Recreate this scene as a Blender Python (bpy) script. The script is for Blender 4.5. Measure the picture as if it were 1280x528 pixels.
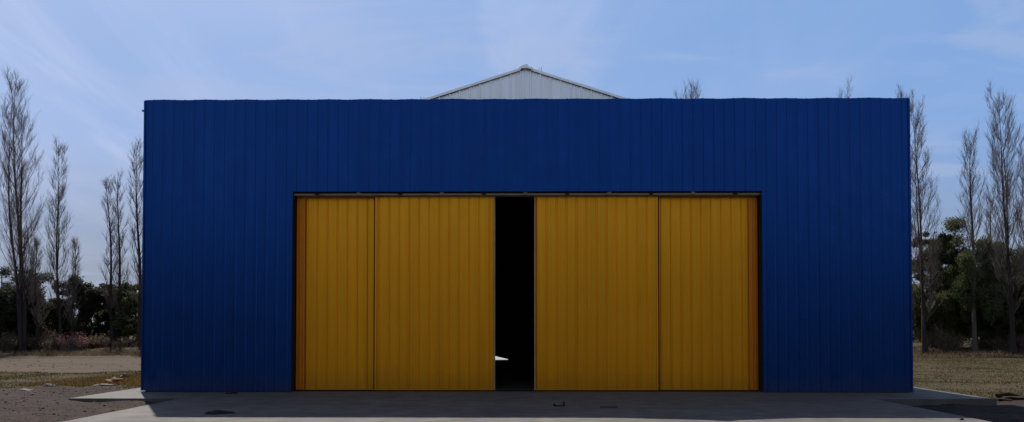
import bpy, math, random
import numpy as np
from mathutils import Vector, Matrix

scene = bpy.context.scene
for o in list(bpy.data.objects):
    bpy.data.objects.remove(o)
COL = scene.collection
R = math.radians

# ------------------------------------------------------------------ camera
cd = bpy.data.cameras.new('camera')
cam = bpy.data.objects.new('camera', cd)
COL.objects.link(cam)
cam.location = (0, 0, 1.6)
cam.rotation_euler = (R(91.4), 0, R(0.55))
cd.sensor_width = 36
cd.lens = 985 / 1280 * 36
cd.shift_x = -7.5 / 1280
cd.shift_y = 125 / 1280
cd.clip_end = 3000
scene.camera = cam

# ------------------------------------------------------------------ light, sky, exposure
SUN_DX, SUN_DY, SUN_DZ = -3.18, 5.9, 7.63         # towards the sun
SUN_EL = math.atan2(SUN_DZ, math.hypot(SUN_DX, SUN_DY))
SUN_AZ = math.atan2(SUN_DX, SUN_DY)               # from +Y towards +X
SUN_STRENGTH = 5.0
SKY_STRENGTH = 0.085
EXPOSURE = 0.3
sl = bpy.data.lights.new('sun', 'SUN')
sl.energy = SUN_STRENGTH
sl.angle = R(0.53)
sl.color = (1.0, 0.94, 0.86)
so = bpy.data.objects.new('sun', sl)
COL.objects.link(so)
so.rotation_euler = Vector((SUN_DX, SUN_DY, SUN_DZ)).to_track_quat('Z', 'Y').to_euler()
so.location = (-30, 55, 70)

w = bpy.data.worlds.new('World')
scene.world = w
w.use_nodes = True
nt = w.node_tree
nt.nodes.clear()
def wn(t): return nt.nodes.new(t)
sky = wn('ShaderNodeTexSky')
sky.sky_type = 'NISHITA'
sky.sun_disc = False
sky.sun_elevation = SUN_EL
sky.sun_rotation = SUN_AZ
sky.altitude = 500
sky.air_density = 1.0
sky.dust_density = 1.6
sky.ozone_density = 1.0
bg = wn('ShaderNodeBackground')
bg.inputs['Strength'].default_value = SKY_STRENGTH
out = wn('ShaderNodeOutputWorld')
nt.links.new(bg.outputs[0], out.inputs[0])
# thin cloud veil, laid out on a plane overhead (direction / height)
tc = wn('ShaderNodeTexCoord')
sep = wn('ShaderNodeSeparateXYZ')
nt.links.new(tc.outputs['Generated'], sep.inputs[0])
def mth(op, a, b=None, clamp=False):
    n = wn('ShaderNodeMath'); n.operation = op; n.use_clamp = clamp
    for i, v in enumerate((a, b)):
        if v is None: continue
        if isinstance(v, (int, float)): n.inputs[i].default_value = v
        else: nt.links.new(v, n.inputs[i])
    return n.outputs[0]
zz = mth('ADD', mth('MAXIMUM', sep.outputs[2], 0.0), 0.16)
cx_ = mth('DIVIDE', sep.outputs[0], zz)
cy_ = mth('DIVIDE', sep.outputs[1], zz)
cmb = wn('ShaderNodeCombineXYZ')
nt.links.new(cx_, cmb.inputs[0]); nt.links.new(cy_, cmb.inputs[1])
def wnoise(scale, detail, rough, sx, sy, off, dist=0.0):
    m = wn('ShaderNodeMapping')
    m.inputs['Scale'].default_value = (sx, sy, 1)
    m.inputs['Location'].default_value = off
    m.inputs['Rotation'].default_value = (0, 0, R(25))
    nt.links.new(cmb.outputs[0], m.inputs[0])
    n = wn('ShaderNodeTexNoise')
    n.inputs['Scale'].default_value = scale
    n.inputs['Detail'].default_value = detail
    n.inputs['Roughness'].default_value = rough
    n.inputs['Distortion'].default_value = dist
    nt.links.new(m.outputs[0], n.inputs['Vector'])
    return n.outputs['Fac']
def wramp(fac, a, b, va=0.0, vb=1.0):
    n = wn('ShaderNodeMapRange')
    n.interpolation_type = 'SMOOTHSTEP'
    n.inputs[1].default_value = a; n.inputs[2].default_value = b
    n.inputs[3].default_value = va; n.inputs[4].default_value = vb
    nt.links.new(fac, n.inputs[0])
    return n.outputs[0]
veil = wramp(wnoise(0.55, 4, 0.5, 1.0, 0.6, (3.1, 1.2, 0), 0.4), 0.36, 0.66)
wisp = wramp(wnoise(1.5, 7, 0.6, 1.6, 0.35, (0.4, 5.0, 0), 0.8), 0.42, 0.78)
# thin high veil scatters forward: bright in the half of the sky where the sun stands, clear blue opposite
def wmix(fac, c0, col):
    n = wn('ShaderNodeMix'); n.data_type = 'RGBA'
    nt.links.new(fac, n.inputs[0]); nt.links.new(c0, n.inputs[6])
    if isinstance(col, tuple): n.inputs[7].default_value = (*col, 1)
    else: nt.links.new(col, n.inputs[7])
    return n.outputs[2]
front = wramp(sep.outputs[1], 0.0, 0.75)
side = wramp(sep.outputs[0], -0.45, 0.50, 1.0, 0.10)
c1 = wmix(mth('MULTIPLY', front, 0.9), sky.outputs[0], (1.7, 3.45, 6.9))
amt = mth('ADD', mth('MULTIPLY', veil, 0.50), mth('MULTIPLY', wisp, 0.55), True)
amt = mth('MULTIPLY', mth('ADD', mth('MULTIPLY', amt, 0.75), 0.30), mth('ADD', mth('MULTIPLY', side, 0.9), 0.1))
c2 = wmix(mth('MULTIPLY', amt, front), c1, (5.9, 6.5, 8.7))
low = wramp(sep.outputs[2], 0.03, 0.25, 1.0, 0.0)
lowcol = wmix(mth('MULTIPLY', wisp, 0.7), c2, (3.6, 4.3, 5.8))
n_ = wn('ShaderNodeMix'); n_.data_type = 'RGBA'
nt.links.new(mth('MULTIPLY', mth('MULTIPLY', low, front), 0.85), n_.inputs[0])
nt.links.new(c2, n_.inputs[6]); n_.inputs[7].default_value = (2.8, 3.2, 3.95, 1)
c3 = n_.outputs[2]
streak = mth('MULTIPLY', mth('MULTIPLY', wramp(wnoise(2.2, 6, 0.55, 0.9, 1.6, (7.4, 2.0, 0), 0.5), 0.47, 0.68), front), 0.35)
c4 = wmix(streak, c3, (4.4, 5.1, 7.0))
back = wramp(sep.outputs[1], 0.0, -0.35, 0.0, 0.45)
c5 = wmix(mth('MULTIPLY', back, mth('ADD', mth('MULTIPLY', veil, 0.6), 0.4)), c4, (5.2, 5.3, 5.8))
nt.links.new(c5, bg.inputs['Color'])

scene.view_settings.view_transform = 'Standard'
scene.view_settings.look = 'None'
scene.view_settings.exposure = EXPOSURE
scene.view_settings.gamma = 1.0
scene.render.engine = 'CYCLES'

rng = np.random.default_rng(7)
random.seed(7)

# ------------------------------------------------------------------ helpers
CAMM = (Matrix.Translation(cam.location) @ cam.rotation_euler.to_matrix().to_4x4())
def at(px, py, Y):
    """world point at distance Y behind pixel (px, py) of the 1280 px photograph"""
    d = CAMM.to_3x3() @ Vector(((px - 647.5) / 985, -(py - 389) / 985, -1))
    return Vector(cam.location) + d * (Y / d.y)

def tag(o, label=None, cat=None, group=None, kind=None):
    if label: o['label'] = label
    if cat: o['category'] = cat
    if group: o['group'] = group
    if kind: o['kind'] = kind
    return o

def empty(name, loc, label, cat, group=None):
    o = bpy.data.objects.new(name, None)
    COL.objects.link(o)
    o.location = loc
    o.empty_display_size = 0.2
    return tag(o, label, cat, group)

def mesh_np(name, V, F, mats, parent=None, smooth=False, matidx=None):
    """V (n,3), F (m,k) arrays with k = 3 or 4; coordinates relative to parent"""
    V = np.asarray(V, dtype=np.float32); F = np.asarray(F, dtype=np.int32)
    me = bpy.data.meshes.new(name)
    k = F.shape[1]
    me.vertices.add(len(V)); me.vertices.foreach_set('co', V.ravel())
    me.loops.add(F.size); me.loops.foreach_set('vertex_index', F.ravel())
    me.polygons.add(len(F))
    me.polygons.foreach_set('loop_start', np.arange(0, F.size, k, dtype=np.int32))
    if smooth: me.polygons.foreach_set('use_smooth', np.ones(len(F), dtype=bool))
    if not isinstance(mats, (list, tuple)): mats = [mats]
    for m in mats: me.materials.append(m)
    if matidx is not None: me.polygons.foreach_set('material_index', np.asarray(matidx, dtype=np.int32))
    me.update(calc_edges=True)
    o = bpy.data.objects.new(name, me)
    COL.objects.link(o)
    if parent: o.parent = parent
    return o

class MB:
    """collects quads / polygons for one mesh"""
    def __init__(s): s.v = []; s.f = []
    def add(s, vs, fs):
        b = len(s.v); s.v += [tuple(v) for v in vs]; s.f += [tuple(i + b for i in f) for f in fs]; return s
    def box(s, x0, x1, y0, y1, z0, z1, M=None):
        vs = [Vector((x, y, z)) for z in (z0, z1) for y in (y0, y1) for x in (x0, x1)]
        if M: vs = [M @ v for v in vs]
        return s.add(vs, [(0, 2, 3, 1), (4, 5, 7, 6), (0, 1, 5, 4), (2, 6, 7, 3), (0, 4, 6, 2), (1, 3, 7, 5)])
    def build(s, name, mat, parent=None, smooth=False, bevel=0.0):
        me = bpy.data.meshes.new(name)
        me.from_pydata(s.v, [], s.f); me.update()
        me.materials.append(mat)
        if smooth:
            for p in me.polygons: p.use_smooth = True
        o = bpy.data.objects.new(name, me)
        COL.objects.link(o)
        if parent: o.parent = parent
        if bevel:
            b = o.modifiers.new('bevel', 'BEVEL'); b.width = bevel; b.segments = 2; b.limit_method = 'ANGLE'
        return o

def vnoise(x, y, seed=0):
    """vectorised value noise"""
    x = np.asarray(x, float); y = np.asarray(y, float)
    xi = np.floor(x).astype(np.int64); yi = np.floor(y).astype(np.int64)
    fx = x - xi; fy = y - yi
    fx = fx * fx * (3 - 2 * fx); fy = fy * fy * (3 - 2 * fy)
    def h(a, b):
        n = (a * 374761393 + b * 668265263 + seed * 1442695041) & 0xffffffff
        n = ((n ^ (n >> 13)) * 1274126177) & 0xffffffff
        return ((n ^ (n >> 16)) & 0xffff) / 65535.0
    return (h(xi, yi) * (1 - fx) + h(xi + 1, yi) * fx) * (1 - fy) + (h(xi, yi + 1) * (1 - fx) + h(xi + 1, yi + 1) * fx) * fy
def fbm(x, y, s, o=4, seed=0):
    t = 0; a = 1; n = 0
    for i in range(o):
        t = t + a * vnoise(x * s, y * s, seed + i); n += a; a *= 0.5; s *= 2.1
    return t / n

# ------------------------------------------------------------------ materials
def material(name, base, rough=0.8, metallic=0.0, var=None, scale=1.0, stretch=(1, 1, 1), bump=0.0, bscale=None,
             fine=None, detail=6, spec=None, coat=0.0, coords='Object'):
    """procedural surface: base colour broken up by noise towards var, optional finer noise, bump"""
    m = bpy.data.materials.new(name); m.use_nodes = True
    t = m.node_tree; N = t.nodes; L = t.links
    b = N['Principled BSDF']
    b.inputs['Roughness'].default_value = rough
    b.inputs['Metallic'].default_value = metallic
    if spec is not None: b.inputs['Specular IOR Level'].default_value = spec
    b.inputs['Coat Weight'].default_value = coat
    c = N.new('ShaderNodeTexCoord'); mp = N.new('ShaderNodeMapping')
    mp.inputs['Scale'].default_value = stretch
    L.new(c.outputs[coords], mp.inputs[0])
    n = N.new('ShaderNodeTexNoise'); n.inputs['Scale'].default_value = scale
    n.inputs['Detail'].default_value = detail; n.inputs['Roughness'].default_value = 0.6
    L.new(mp.outputs[0], n.inputs['Vector'])
    r = N.new('ShaderNodeMapRange'); r.inputs[1].default_value = 0.3; r.inputs[2].default_value = 0.7
    L.new(n.outputs['Fac'], r.inputs[0])
    mx = N.new('ShaderNodeMix'); mx.data_type = 'RGBA'
    L.new(r.outputs[0], mx.inputs[0])
    mx.inputs[6].default_value = (*base, 1); mx.inputs[7].default_value = (*(var or base), 1)
    col = mx.outputs[2]
    if fine:
        fs, famt = fine
        n2 = N.new('ShaderNodeTexNoise'); n2.inputs['Scale'].default_value = fs; n2.inputs['Detail'].default_value = 4
        L.new(mp.outputs[0], n2.inputs['Vector'])
        r2 = N.new('ShaderNodeMapRange'); r2.inputs[1].default_value = 0.3; r2.inputs[2].default_value = 0.7
        r2.inputs[3].default_value = 1 - famt; r2.inputs[4].default_value = 1 + famt
        L.new(n2.outputs['Fac'], r2.inputs[0])
        mu = N.new('ShaderNodeMix'); mu.data_type = 'RGBA'; mu.blend_type = 'MULTIPLY'; mu.inputs[0].default_value = 1
        L.new(col, mu.inputs[6]); L.new(r2.outputs[0], mu.inputs[7]); col = mu.outputs[2]
    L.new(col, b.inputs['Base Color'])
    if bump:
        n3 = N.new('ShaderNodeTexNoise'); n3.inputs['Scale'].default_value = bscale or scale * 6; n3.inputs['Detail'].default_value = 6
        L.new(c.outputs[coords], n3.inputs['Vector'])
        bp = N.new('ShaderNodeBump'); bp.inputs['Strength'].default_value = 1.0; bp.inputs['Distance'].default_value = bump
        L.new(n3.outputs['Fac'], bp.inputs['Height']); L.new(bp.outputs[0], b.inputs['Normal'])
    return m

def sheet_metal(name, base, rough, metallic, width=1.08, amount=0.10, wave=0.004, dust=(0.12, 0.09, 0.06), dust_amt=0.25, hue=None):
    """painted ribbed sheet: every sheet a slightly different tone, faint rain streaks, splashed dust along the foot, oil-canning"""
    m = bpy.data.materials.new(name); m.use_nodes = True
    t = m.node_tree; N = t.nodes; L = t.links
    b = N['Principled BSDF']
    b.inputs['Metallic'].default_value = metallic
    c = N.new('ShaderNodeTexCoord'); sp = N.new('ShaderNodeSeparateXYZ'); L.new(c.outputs['Object'], sp.inputs[0])
    def M(op, a, bb=None, cl=False):
        n = N.new('ShaderNodeMath'); n.operation = op; n.use_clamp = cl
        for i, v in enumerate((a, bb)):
            if v is None: continue
            if isinstance(v, (int, float)): n.inputs[i].default_value = v
            else: L.new(v, n.inputs[i])
        return n.outputs[0]
    idx = M('FLOOR', M('DIVIDE', sp.outputs[0], width))
    wn_ = N.new('ShaderNodeTexWhiteNoise'); wn_.noise_dimensions = '1D'; L.new(idx, wn_.inputs['W'])
    tone = M('ADD', M('MULTIPLY', wn_.outputs['Value'], 2 * amount), 1 - amount)
    mp = N.new('ShaderNodeMapping'); mp.inputs['Scale'].default_value = (9, 9, 0.25); L.new(c.outputs['Object'], mp.inputs[0])
    st = N.new('ShaderNodeTexNoise'); st.inputs['Scale'].default_value = 1.0; st.inputs['Detail'].default_value = 5
    L.new(mp.outputs[0], st.inputs['Vector'])
    tone = M('MULTIPLY', tone, M('ADD', M('MULTIPLY', st.outputs['Fac'], 0.35), 0.82))
    mx = N.new('ShaderNodeMix'); mx.data_type = 'RGBA'; mx.blend_type = 'MULTIPLY'; mx.inputs[0].default_value = 1
    mx.inputs[6].default_value = (*base, 1); L.new(tone, mx.inputs[7])
    # splash dust on the lowest half metre, ragged
    n2 = N.new('ShaderNodeTexNoise'); n2.inputs['Scale'].default_value = 2.2; n2.inputs['Detail'].default_value = 7
    L.new(c.outputs['Object'], n2.inputs['Vector'])
    hgt = M('MULTIPLY', n2.outputs['Fac'], 1.1)
    f = M('MULTIPLY', M('SUBTRACT', 1.0, M('DIVIDE', sp.outputs[2], hgt), True), dust_amt)
    md = N.new('ShaderNodeMix'); md.data_type = 'RGBA'; L.new(f, md.inputs[0]); L.new(mx.outputs[2], md.inputs[6])
    md.inputs[7].default_value = (*dust, 1)
    L.new(md.outputs[2], b.inputs['Base Color'])
    L.new(M('ADD', M('MULTIPLY', n2.outputs['Fac'], 0.18), rough - 0.09), b.inputs['Roughness'])
    mp3 = N.new('ShaderNodeMapping'); mp3.inputs['Scale'].default_value = (3.2, 3.2, 0.9); L.new(c.outputs['Object'], mp3.inputs[0])
    n3 = N.new('ShaderNodeTexNoise'); n3.inputs['Scale'].default_value = 1.0; n3.inputs['Detail'].default_value = 2
    L.new(mp3.outputs[0], n3.inputs['Vector'])
    bp = N.new('ShaderNodeBump'); bp.inputs['Strength'].default_value = 1.0; bp.inputs['Distance'].default_value = wave * 3
    L.new(n3.outputs['Fac'], bp.inputs['Height']); L.new(bp.outputs[0], b.inputs['Normal'])
    return m

M_BLUE = sheet_metal('blue_sheet', (0.001, 0.046, 0.235), 0.30, 0.75, amount=0.03, wave=0.002)
M_YEL = sheet_metal('yellow_sheet', (0.88, 0.36, 0.005), 0.34, 0.65, amount=0.025, wave=0.002, dust=(0.20, 0.12, 0.05))
M_WHITE = sheet_metal('galvanised_sheet', (0.90, 0.90, 0.93), 0.36, 0.85, amount=0.03, wave=0.002, dust_amt=0.1)
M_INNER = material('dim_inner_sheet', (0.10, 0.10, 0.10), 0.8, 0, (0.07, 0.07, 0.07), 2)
M_STEEL = material('grey_steel', (0.34, 0.28, 0.22), 0.5, 0.3, (0.22, 0.17, 0.13), 6)
M_TRIM = material('door_trim', (0.42, 0.30, 0.14), 0.5, 0.3, (0.30, 0.21, 0.09), 3)
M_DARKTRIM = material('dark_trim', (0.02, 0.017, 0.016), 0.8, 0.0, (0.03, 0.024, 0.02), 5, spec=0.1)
M_BROWNYEL = material('shaded_jamb_yellow', (0.80, 0.24, 0.006), 0.4, 0.5, (0.70, 0.21, 0.006), 3)  # door yellow with the recess shade put into the colour

def concrete(name, base, var):
    m = material(name, base, 0.85, 0, var, 0.55, bump=0.004, bscale=22, fine=(2.3, 0.22), detail=10, spec=0.25)
    return m
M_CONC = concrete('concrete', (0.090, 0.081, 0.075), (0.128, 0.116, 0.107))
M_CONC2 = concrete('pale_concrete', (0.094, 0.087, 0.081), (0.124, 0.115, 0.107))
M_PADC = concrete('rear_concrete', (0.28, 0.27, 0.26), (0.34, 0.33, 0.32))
M_FIELD = material('dry_field', (0.044, 0.037, 0.016), 0.95, 0, (0.060, 0.043, 0.023), 0.35, bump=0.012, bscale=5, fine=(3, 0.3), detail=9, spec=0.08)
M_ROAD = material('track_dirt', (0.088, 0.065, 0.046), 0.95, 0, (0.056, 0.041, 0.029), 0.5, stretch=(0.25, 1.6, 1), bump=0.012, bscale=3, fine=(5, 0.2), detail=9, spec=0.08)
M_DIRT = material('bare_earth', (0.045, 0.031, 0.026), 0.95, 0, (0.027, 0.019, 0.016), 1.1, bump=0.04, bscale=9, fine=(7, 0.3), detail=10, spec=0.08)
M_BANK = material('leaf_litter', (0.075, 0.048, 0.030), 0.95, 0, (0.034, 0.022, 0.016), 0.8, bump=0.1, bscale=3, fine=(4, 0.4), detail=9, spec=0.08)
M_CLOD = material('clod', (0.11, 0.085, 0.075), 0.95, 0, (0.06, 0.045, 0.038), 3, coords='Generated', spec=0.08)
M_BARK = material('poplar_bark', (0.055, 0.044, 0.040), 0.9, 0, (0.032, 0.026, 0.024), 1.5, stretch=(4, 4, 0.6), bump=0.02, spec=0.1)
M_PALEBARK = material('pale_bark', (0.13, 0.11, 0.095), 0.9, 0, (0.08, 0.066, 0.058), 1.5, stretch=(4, 4, 0.6), bump=0.02, spec=0.1)
M_TWIG = material('twigs', (0.25, 0.20, 0.185), 0.9, 0, (0.16, 0.13, 0.12), 2, spec=0.1)
def leafmat(name, a, b, tr=0.35):
    """leaves: some of the light comes through"""
    m = material(name, a, 0.7, 0, b, 1.1, fine=(14, 0.45), spec=0.2)
    N = m.node_tree.nodes; K = m.node_tree.links
    pb = N['Principled BSDF']; ou = N['Material Output']
    t_ = N.new('ShaderNodeBsdfTranslucent'); K.new(pb.inputs['Base Color'].links[0].from_socket, t_.inputs[0])
    ms = N.new('ShaderNodeMixShader'); ms.inputs[0].default_value = tr
    K.new(pb.outputs[0], ms.inputs[1]); K.new(t_.outputs[0], ms.inputs[2]); K.new(ms.outputs[0], ou.inputs[0])
    return m
M_LEAFD = leafmat('dark_leaves', (0.036, 0.042, 0.026), (0.066, 0.068, 0.040))
M_LEAFG = leafmat('olive_leaves', (0.075, 0.092, 0.036), (0.14, 0.145, 0.07))
M_LEAFB = leafmat('brown_leaves', (0.10, 0.068, 0.040), (0.15, 0.105, 0.065))
M_PINK = leafmat('pink_blossom', (0.20, 0.085, 0.085), (0.26, 0.13, 0.125))
M_GRASS = leafmat('grass_blades', (0.070, 0.056, 0.023), (0.048, 0.046, 0.017), 0.5)
M_OCHRE = leafmat('dead_grass', (0.16, 0.095, 0.032), (0.12, 0.075, 0.03))

# ------------------------------------------------------------------ ground, tracks and slabs
def gz(x, y):
    """terrain height (slabs stand 0.15 m above it)"""
    x = np.asarray(x, float); y = np.asarray(y, float)
    h = -0.10 - 0.05 * np.tanh(x / 4) + 0.02 * (fbm(x, y, 0.35, 3, 5) - 0.5) * 2
    d = dirtmask(x, y)
    h = h + d * ((fbm(x, y, 1.3, 4, 11) - 0.5) * 0.16)
    bank = np.exp(-((y - 60 - 1.5 * (fbm(x, y * 0, 0.1, 2, 3) - 0.5)) / 3.0) ** 2)
    h = h + bank * (0.42 + 0.5 * (fbm(x, y, 0.45, 4, 21) - 0.5))
    rd = roadmask(x, y)
    h = h + rd * (fbm(x * 0.15, y, 1.1, 3, 31) - 0.5) * 0.09
    return h
def dirtmask(x, y):
    x = np.asarray(x, float); y = np.asarray(y, float)
    n = (fbm(x, y, 0.8, 4, 77) - 0.5) * 3.0
    left = (x < 0) & (y < 22.6 + n + 0.10 * (x + 10))
    right = (x >= 0) & (y < 20.6 + n * 0.8)
    return (left | right).astype(float)
def roadmask(x, y):
    x = np.asarray(x, float); y = np.asarray(y, float)
    n = (fbm(x, y, 0.5, 4, 55) - 0.5) * 4.5
    return ((x < -7) & (y > 31.0 + n * 0.8) & (y < 46 + n)).astype(float)
def bankmask(x, y):
    n = (fbm(x, y, 0.4, 4, 99) - 0.5) * 7
    return ((y > 54.5 + n) & (y < 90)).astype(float)

ys = [-14.0]
while ys[-1] < 90: ys.append(ys[-1] + max(0.13, abs(ys[-1] - 10) * 0.0085))
ys = np.array(ys)
xs = np.concatenate([np.arange(-62, -24, 0.5), np.arange(-24, 24, 0.16), np.arange(24, 62.1, 0.5)])
GX, GY = np.meshgrid(xs, ys)
GZ = gz(GX, GY)
# keep the terrain under the slabs
under = (np.abs(GX) < 10.6) & (GY > 18.7) & (GY < 44) | (np.abs(GX) < 7.9) & (GY < 18.7) & (GY > -3.2)
GZ = np.where(under, -0.30, np.minimum(GZ, -0.04) if False else GZ)
V = np.stack([GX, GY, GZ], -1).reshape(-1, 3)
nx = len(xs); ny = len(ys)
i, j = np.meshgrid(np.arange(nx - 1), np.arange(ny - 1))
a = (j * nx + i).ravel()
F = np.stack([a, a + 1, a + 1 + nx, a + nx], -1)
fc = V[F].mean(1)
zone = np.zeros(len(F), int)
zone[bankmask(fc[:, 0], fc[:, 1]) > 0] = 3
zone[roadmask(fc[:, 0], fc[:, 1]) > 0] = 2
zone[dirtmask(fc[:, 0], fc[:, 1]) > 0] = 1
def submesh(V, F):
    u, inv = np.unique(F, return_inverse=True)
    return V[u], inv.reshape(F.shape)
# far ring joins the near grid
ring = [(-62, -14), (62, -14), (62, ys[-1]), (-62, ys[-1])]
far = [(-1500, -900), (1500, -900), (1500, 2200), (-1500, 2200)]
v0, f0 = submesh(V, F[zone == 0])
base = len(v0)
rv = [(x, y, -0.18) for x, y in ring] + [(x, y, -0.18) for x, y in far]
v0 = np.concatenate([v0, np.array(rv)])
rf = [(base + k, base + 4 + k, base + 4 + (k + 1) % 4, base + (k + 1) % 4) for k in range(4)]
f0 = np.concatenate([f0, np.array(rf)])
tag(mesh_np('ground', v0, f0, M_FIELD, smooth=True), kind='structure')
for z_, nm, m_ in ((1, 'bare_earth', M_DIRT), (2, 'dirt_road', M_ROAD), (3, 'earth_bank', M_BANK)):
    vv, ff = submesh(V, F[zone == z_])
    tag(mesh_np(nm, vv, ff, m_, smooth=True), kind='structure')

def slab(name, x0, x1, y0, y1, z1, mat, z0=-0.45, jitter=0.012, step=0.35):
    """concrete slab with slightly uneven edges, closed sides"""
    def edge(p, q):
        n = max(1, int((Vector(q) - Vector(p)).length / step)); r = []
        dx, dy = q[0] - p[0], q[1] - p[1]; l = math.hypot(dx, dy); nxn, nyn = -dy / l, dx / l
        for k in range(n):
            t = k / n; jt = random.uniform(-1, 1) * jitter if k else 0
            r.append((p[0] + dx * t + nxn * jt, p[1] + dy * t + nyn * jt))
        return r
    pts = edge((x0, y0), (x1, y0)) + edge((x1, y0), (x1, y1)) + edge((x1, y1), (x0, y1)) + edge((x0, y1), (x0, y0))
    n = len(pts); m = MB()
    m.add([(x, y, z1) for x, y in pts] + [(x, y, z0) for x, y in pts],
          [tuple(range(n))] + [(k, n + k, n + (k + 1) % n, (k + 1) % n) for k in range(n)])
    return tag(m.build(name, mat), kind='structure')
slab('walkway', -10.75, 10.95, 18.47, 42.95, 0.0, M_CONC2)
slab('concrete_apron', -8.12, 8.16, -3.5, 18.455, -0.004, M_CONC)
slab('rear_yard', -8, 8, 42.96, 52, -0.01, M_PADC)

# ------------------------------------------------------------------ the hangar
FX0, FX1, FY, FT = -9.97, 9.95, 20.4, 7.63
OX0, OX1, OT = -6.07, 6.12, 5.21
hangar = empty('hangar', (0, FY, 0), 'big blue metal hangar with a flat front, yellow sliding doors and a pale gable behind', 'hangar')
def L(y): return y - FY                      # parent stands at (0, FY, 0)

def rib_profile(x0, x1, pitch=0.27, depth=0.018, phase=0.0, wtop=0.030, wslope=0.022, extra=4):
    """x breakpoints and offsets of a trapezoid-ribbed sheet; every 4th rib carries the overlap lip"""
    pts = [(x0, 0.0)]
    k = math.floor((x0 - phase) / pitch)
    while True:
        c = phase + k * pitch; h = wtop / 2 + wslope
        if c - h > x1: break
        d = depth * (1.0)
        for px_, off in ((c - h, 0), (c - wtop / 2, d), (c + wtop / 2, d), (c + h, 0)):
            if x0 < px_ < x1: pts.append((px_, off))
        if k % extra == 0 and x0 < c + h + 0.012 < x1:
            pts.append((c + h + 0.001, 0.001)); pts.append((c + h + 0.012, 0.0)) if c + h + 0.012 < x1 else None
        # two shallow stiffening grooves between ribs
        for g in (0.36, 0.64):
            gx = c + pitch * g
            for dx, off in ((-0.010, 0), (-0.005, 0.002), (0.005, 0.002), (0.010, 0)):
                if x0 < gx + dx < x1: pts.append((gx + dx, off))
        k += 1
    pts.append((x1, 0.0))
    pts.sort(key=lambda p: p[0])
    return pts
def ribbed(mb, x0, x1, zb, zt, y, sign=-1, **kw):
    """zb, zt numbers or functions of x; ribs stand out along sign * y"""
    P = rib_profile(x0, x1, **kw)
    fb = zb if callable(zb) else (lambda x: zb)
    ft = zt if callable(zt) else (lambda x: zt)
    vs = []
    for x, o in P:
        vs += [(x, y + sign * o, fb(x)), (x, y + sign * o, ft(x))]
    mb.add(vs, [(2 * k, 2 * k + 2, 2 * k + 3, 2 * k + 1) for k in range(len(P) - 1)])

wob = lambda x: FT + 0.003 * math.sin(math.floor((x + 0.2) / 1.08) * 2.7) + 0.006 * math.sin(x * 5.8) + 0.002 * math.sin(x * 2.3 + 1)
f = MB()
ribbed(f, FX0, OX0, 0.012, wob, 0)
ribbed(f, OX0, OX1, OT, wob, 0)
ribbed(f, OX1, FX1, 0.012, wob, 0)
D = 0.22
f.add([(FX0, 0, 0.012), (FX0, D, 0.012), (FX0, D, FT), (FX0, 0, FT)], [(0, 1, 2, 3)])
f.add([(FX1, 0, 0.012), (FX1, D, 0.012), (FX1, D, FT), (FX1, 0, FT)], [(3, 2, 1, 0)])
for (x0, x1, z0) in ((FX0, OX0, 0.012), (OX0, OX1, OT), (OX1, FX1, 0.012)):
    f.add([(x0, D, z0), (x1, D, z0), (x1, D, FT - 0.01), (x0, D, FT - 0.01)], [(3, 2, 1, 0)])
f.add([(FX0, 0, FT - 0.01), (FX1, 0, FT - 0.01), (FX1, D, FT - 0.01), (FX0, D, FT - 0.01)], [(0, 1, 2, 3)])
f.add([(OX0, 0, 0.012), (OX0, D, 0.012), (OX0, D, OT), (OX0, 0, OT)], [(3, 2, 1, 0)])
f.add([(OX1, 0, 0.012), (OX1, D, 0.012), (OX1, D, OT), (OX1, 0, OT)], [(0, 1, 2, 3)])
f.add([(OX0, 0, OT), (OX0, D, OT), (OX1, D, OT), (OX1, 0, OT)], [(3, 2, 1, 0)])
facade = f.build('facade', M_BLUE, hangar)
# corner flashings and coping
for x0, x1 in ((FX0 - 0.012, FX0 + 0.035), (FX1 - 0.035, FX1 + 0.012)):
    c = MB(); c.box(x0, x1, -0.024, D + 0.01, 0.014, FT - 0.03); c.build('corner_trim', M_BLUE, hangar, bevel=0.004)
c = MB(); c.box(FX0 - 0.014, FX1 + 0.014, 0.034, D + 0.015, FT - 0.008, FT - 0.002); c.build('coping', M_BLUE, hangar)
c = MB(); c.box(FX0 + 0.1, OX0 - 0.01, -0.034, -0.002, 0.0, 0.011); c.build('sill_flashing', M_DARKTRIM, hangar)
c = MB(); c.box(OX1 + 0.01, FX1 - 0.1, -0.034, -0.002, 0.0, 0.011); c.build('sill_flashing', M_DARKTRIM, hangar)
# small bracket ends sticking out beyond the left edge
c = MB(); c.box(FX0 - 0.09, FX0 - 0.013, 0.03, 0.10, FT - 0.29, FT - 0.25); c.build('bracket', M_STEEL, hangar)
c = MB(); c.box(FX0 - 0.05, FX0 + 0.14, -0.075, -0.043, 0.02, 0.05); c.build('ground_clip', M_WHITE, hangar)

# body behind the flat front
BX = 8.2; BY0, BY1 = 20.8, 42.8; RZ = 8.56; SL = 0.32; EZ = RZ - SL * BX
roofz = lambda x: RZ - SL * abs(x)
g = MB()
ribbed(g, -BX, -0.001, 5.9, lambda x: max(roofz(x) - 0.03, 5.901), L(BY0), phase=0.135, pitch=0.27, extra=1, depth=0.035, wslope=0.012)
ribbed(g, -0.001, BX, 5.9, lambda x: max(roofz(x) - 0.03, 5.901), L(BY0), phase=0.135, pitch=0.27, extra=1, depth=0.035, wslope=0.012)
g.add([(-BX, L(BY0) + 0.03, 5.25), (BX, L(BY0) + 0.03, 5.25), (BX, L(BY0) + 0.03, EZ - 0.01), (0, L(BY0) + 0.03, RZ - 0.01), (-BX, L(BY0) + 0.03, EZ - 0.01)], [(0, 4, 3, 2, 1)])
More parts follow.
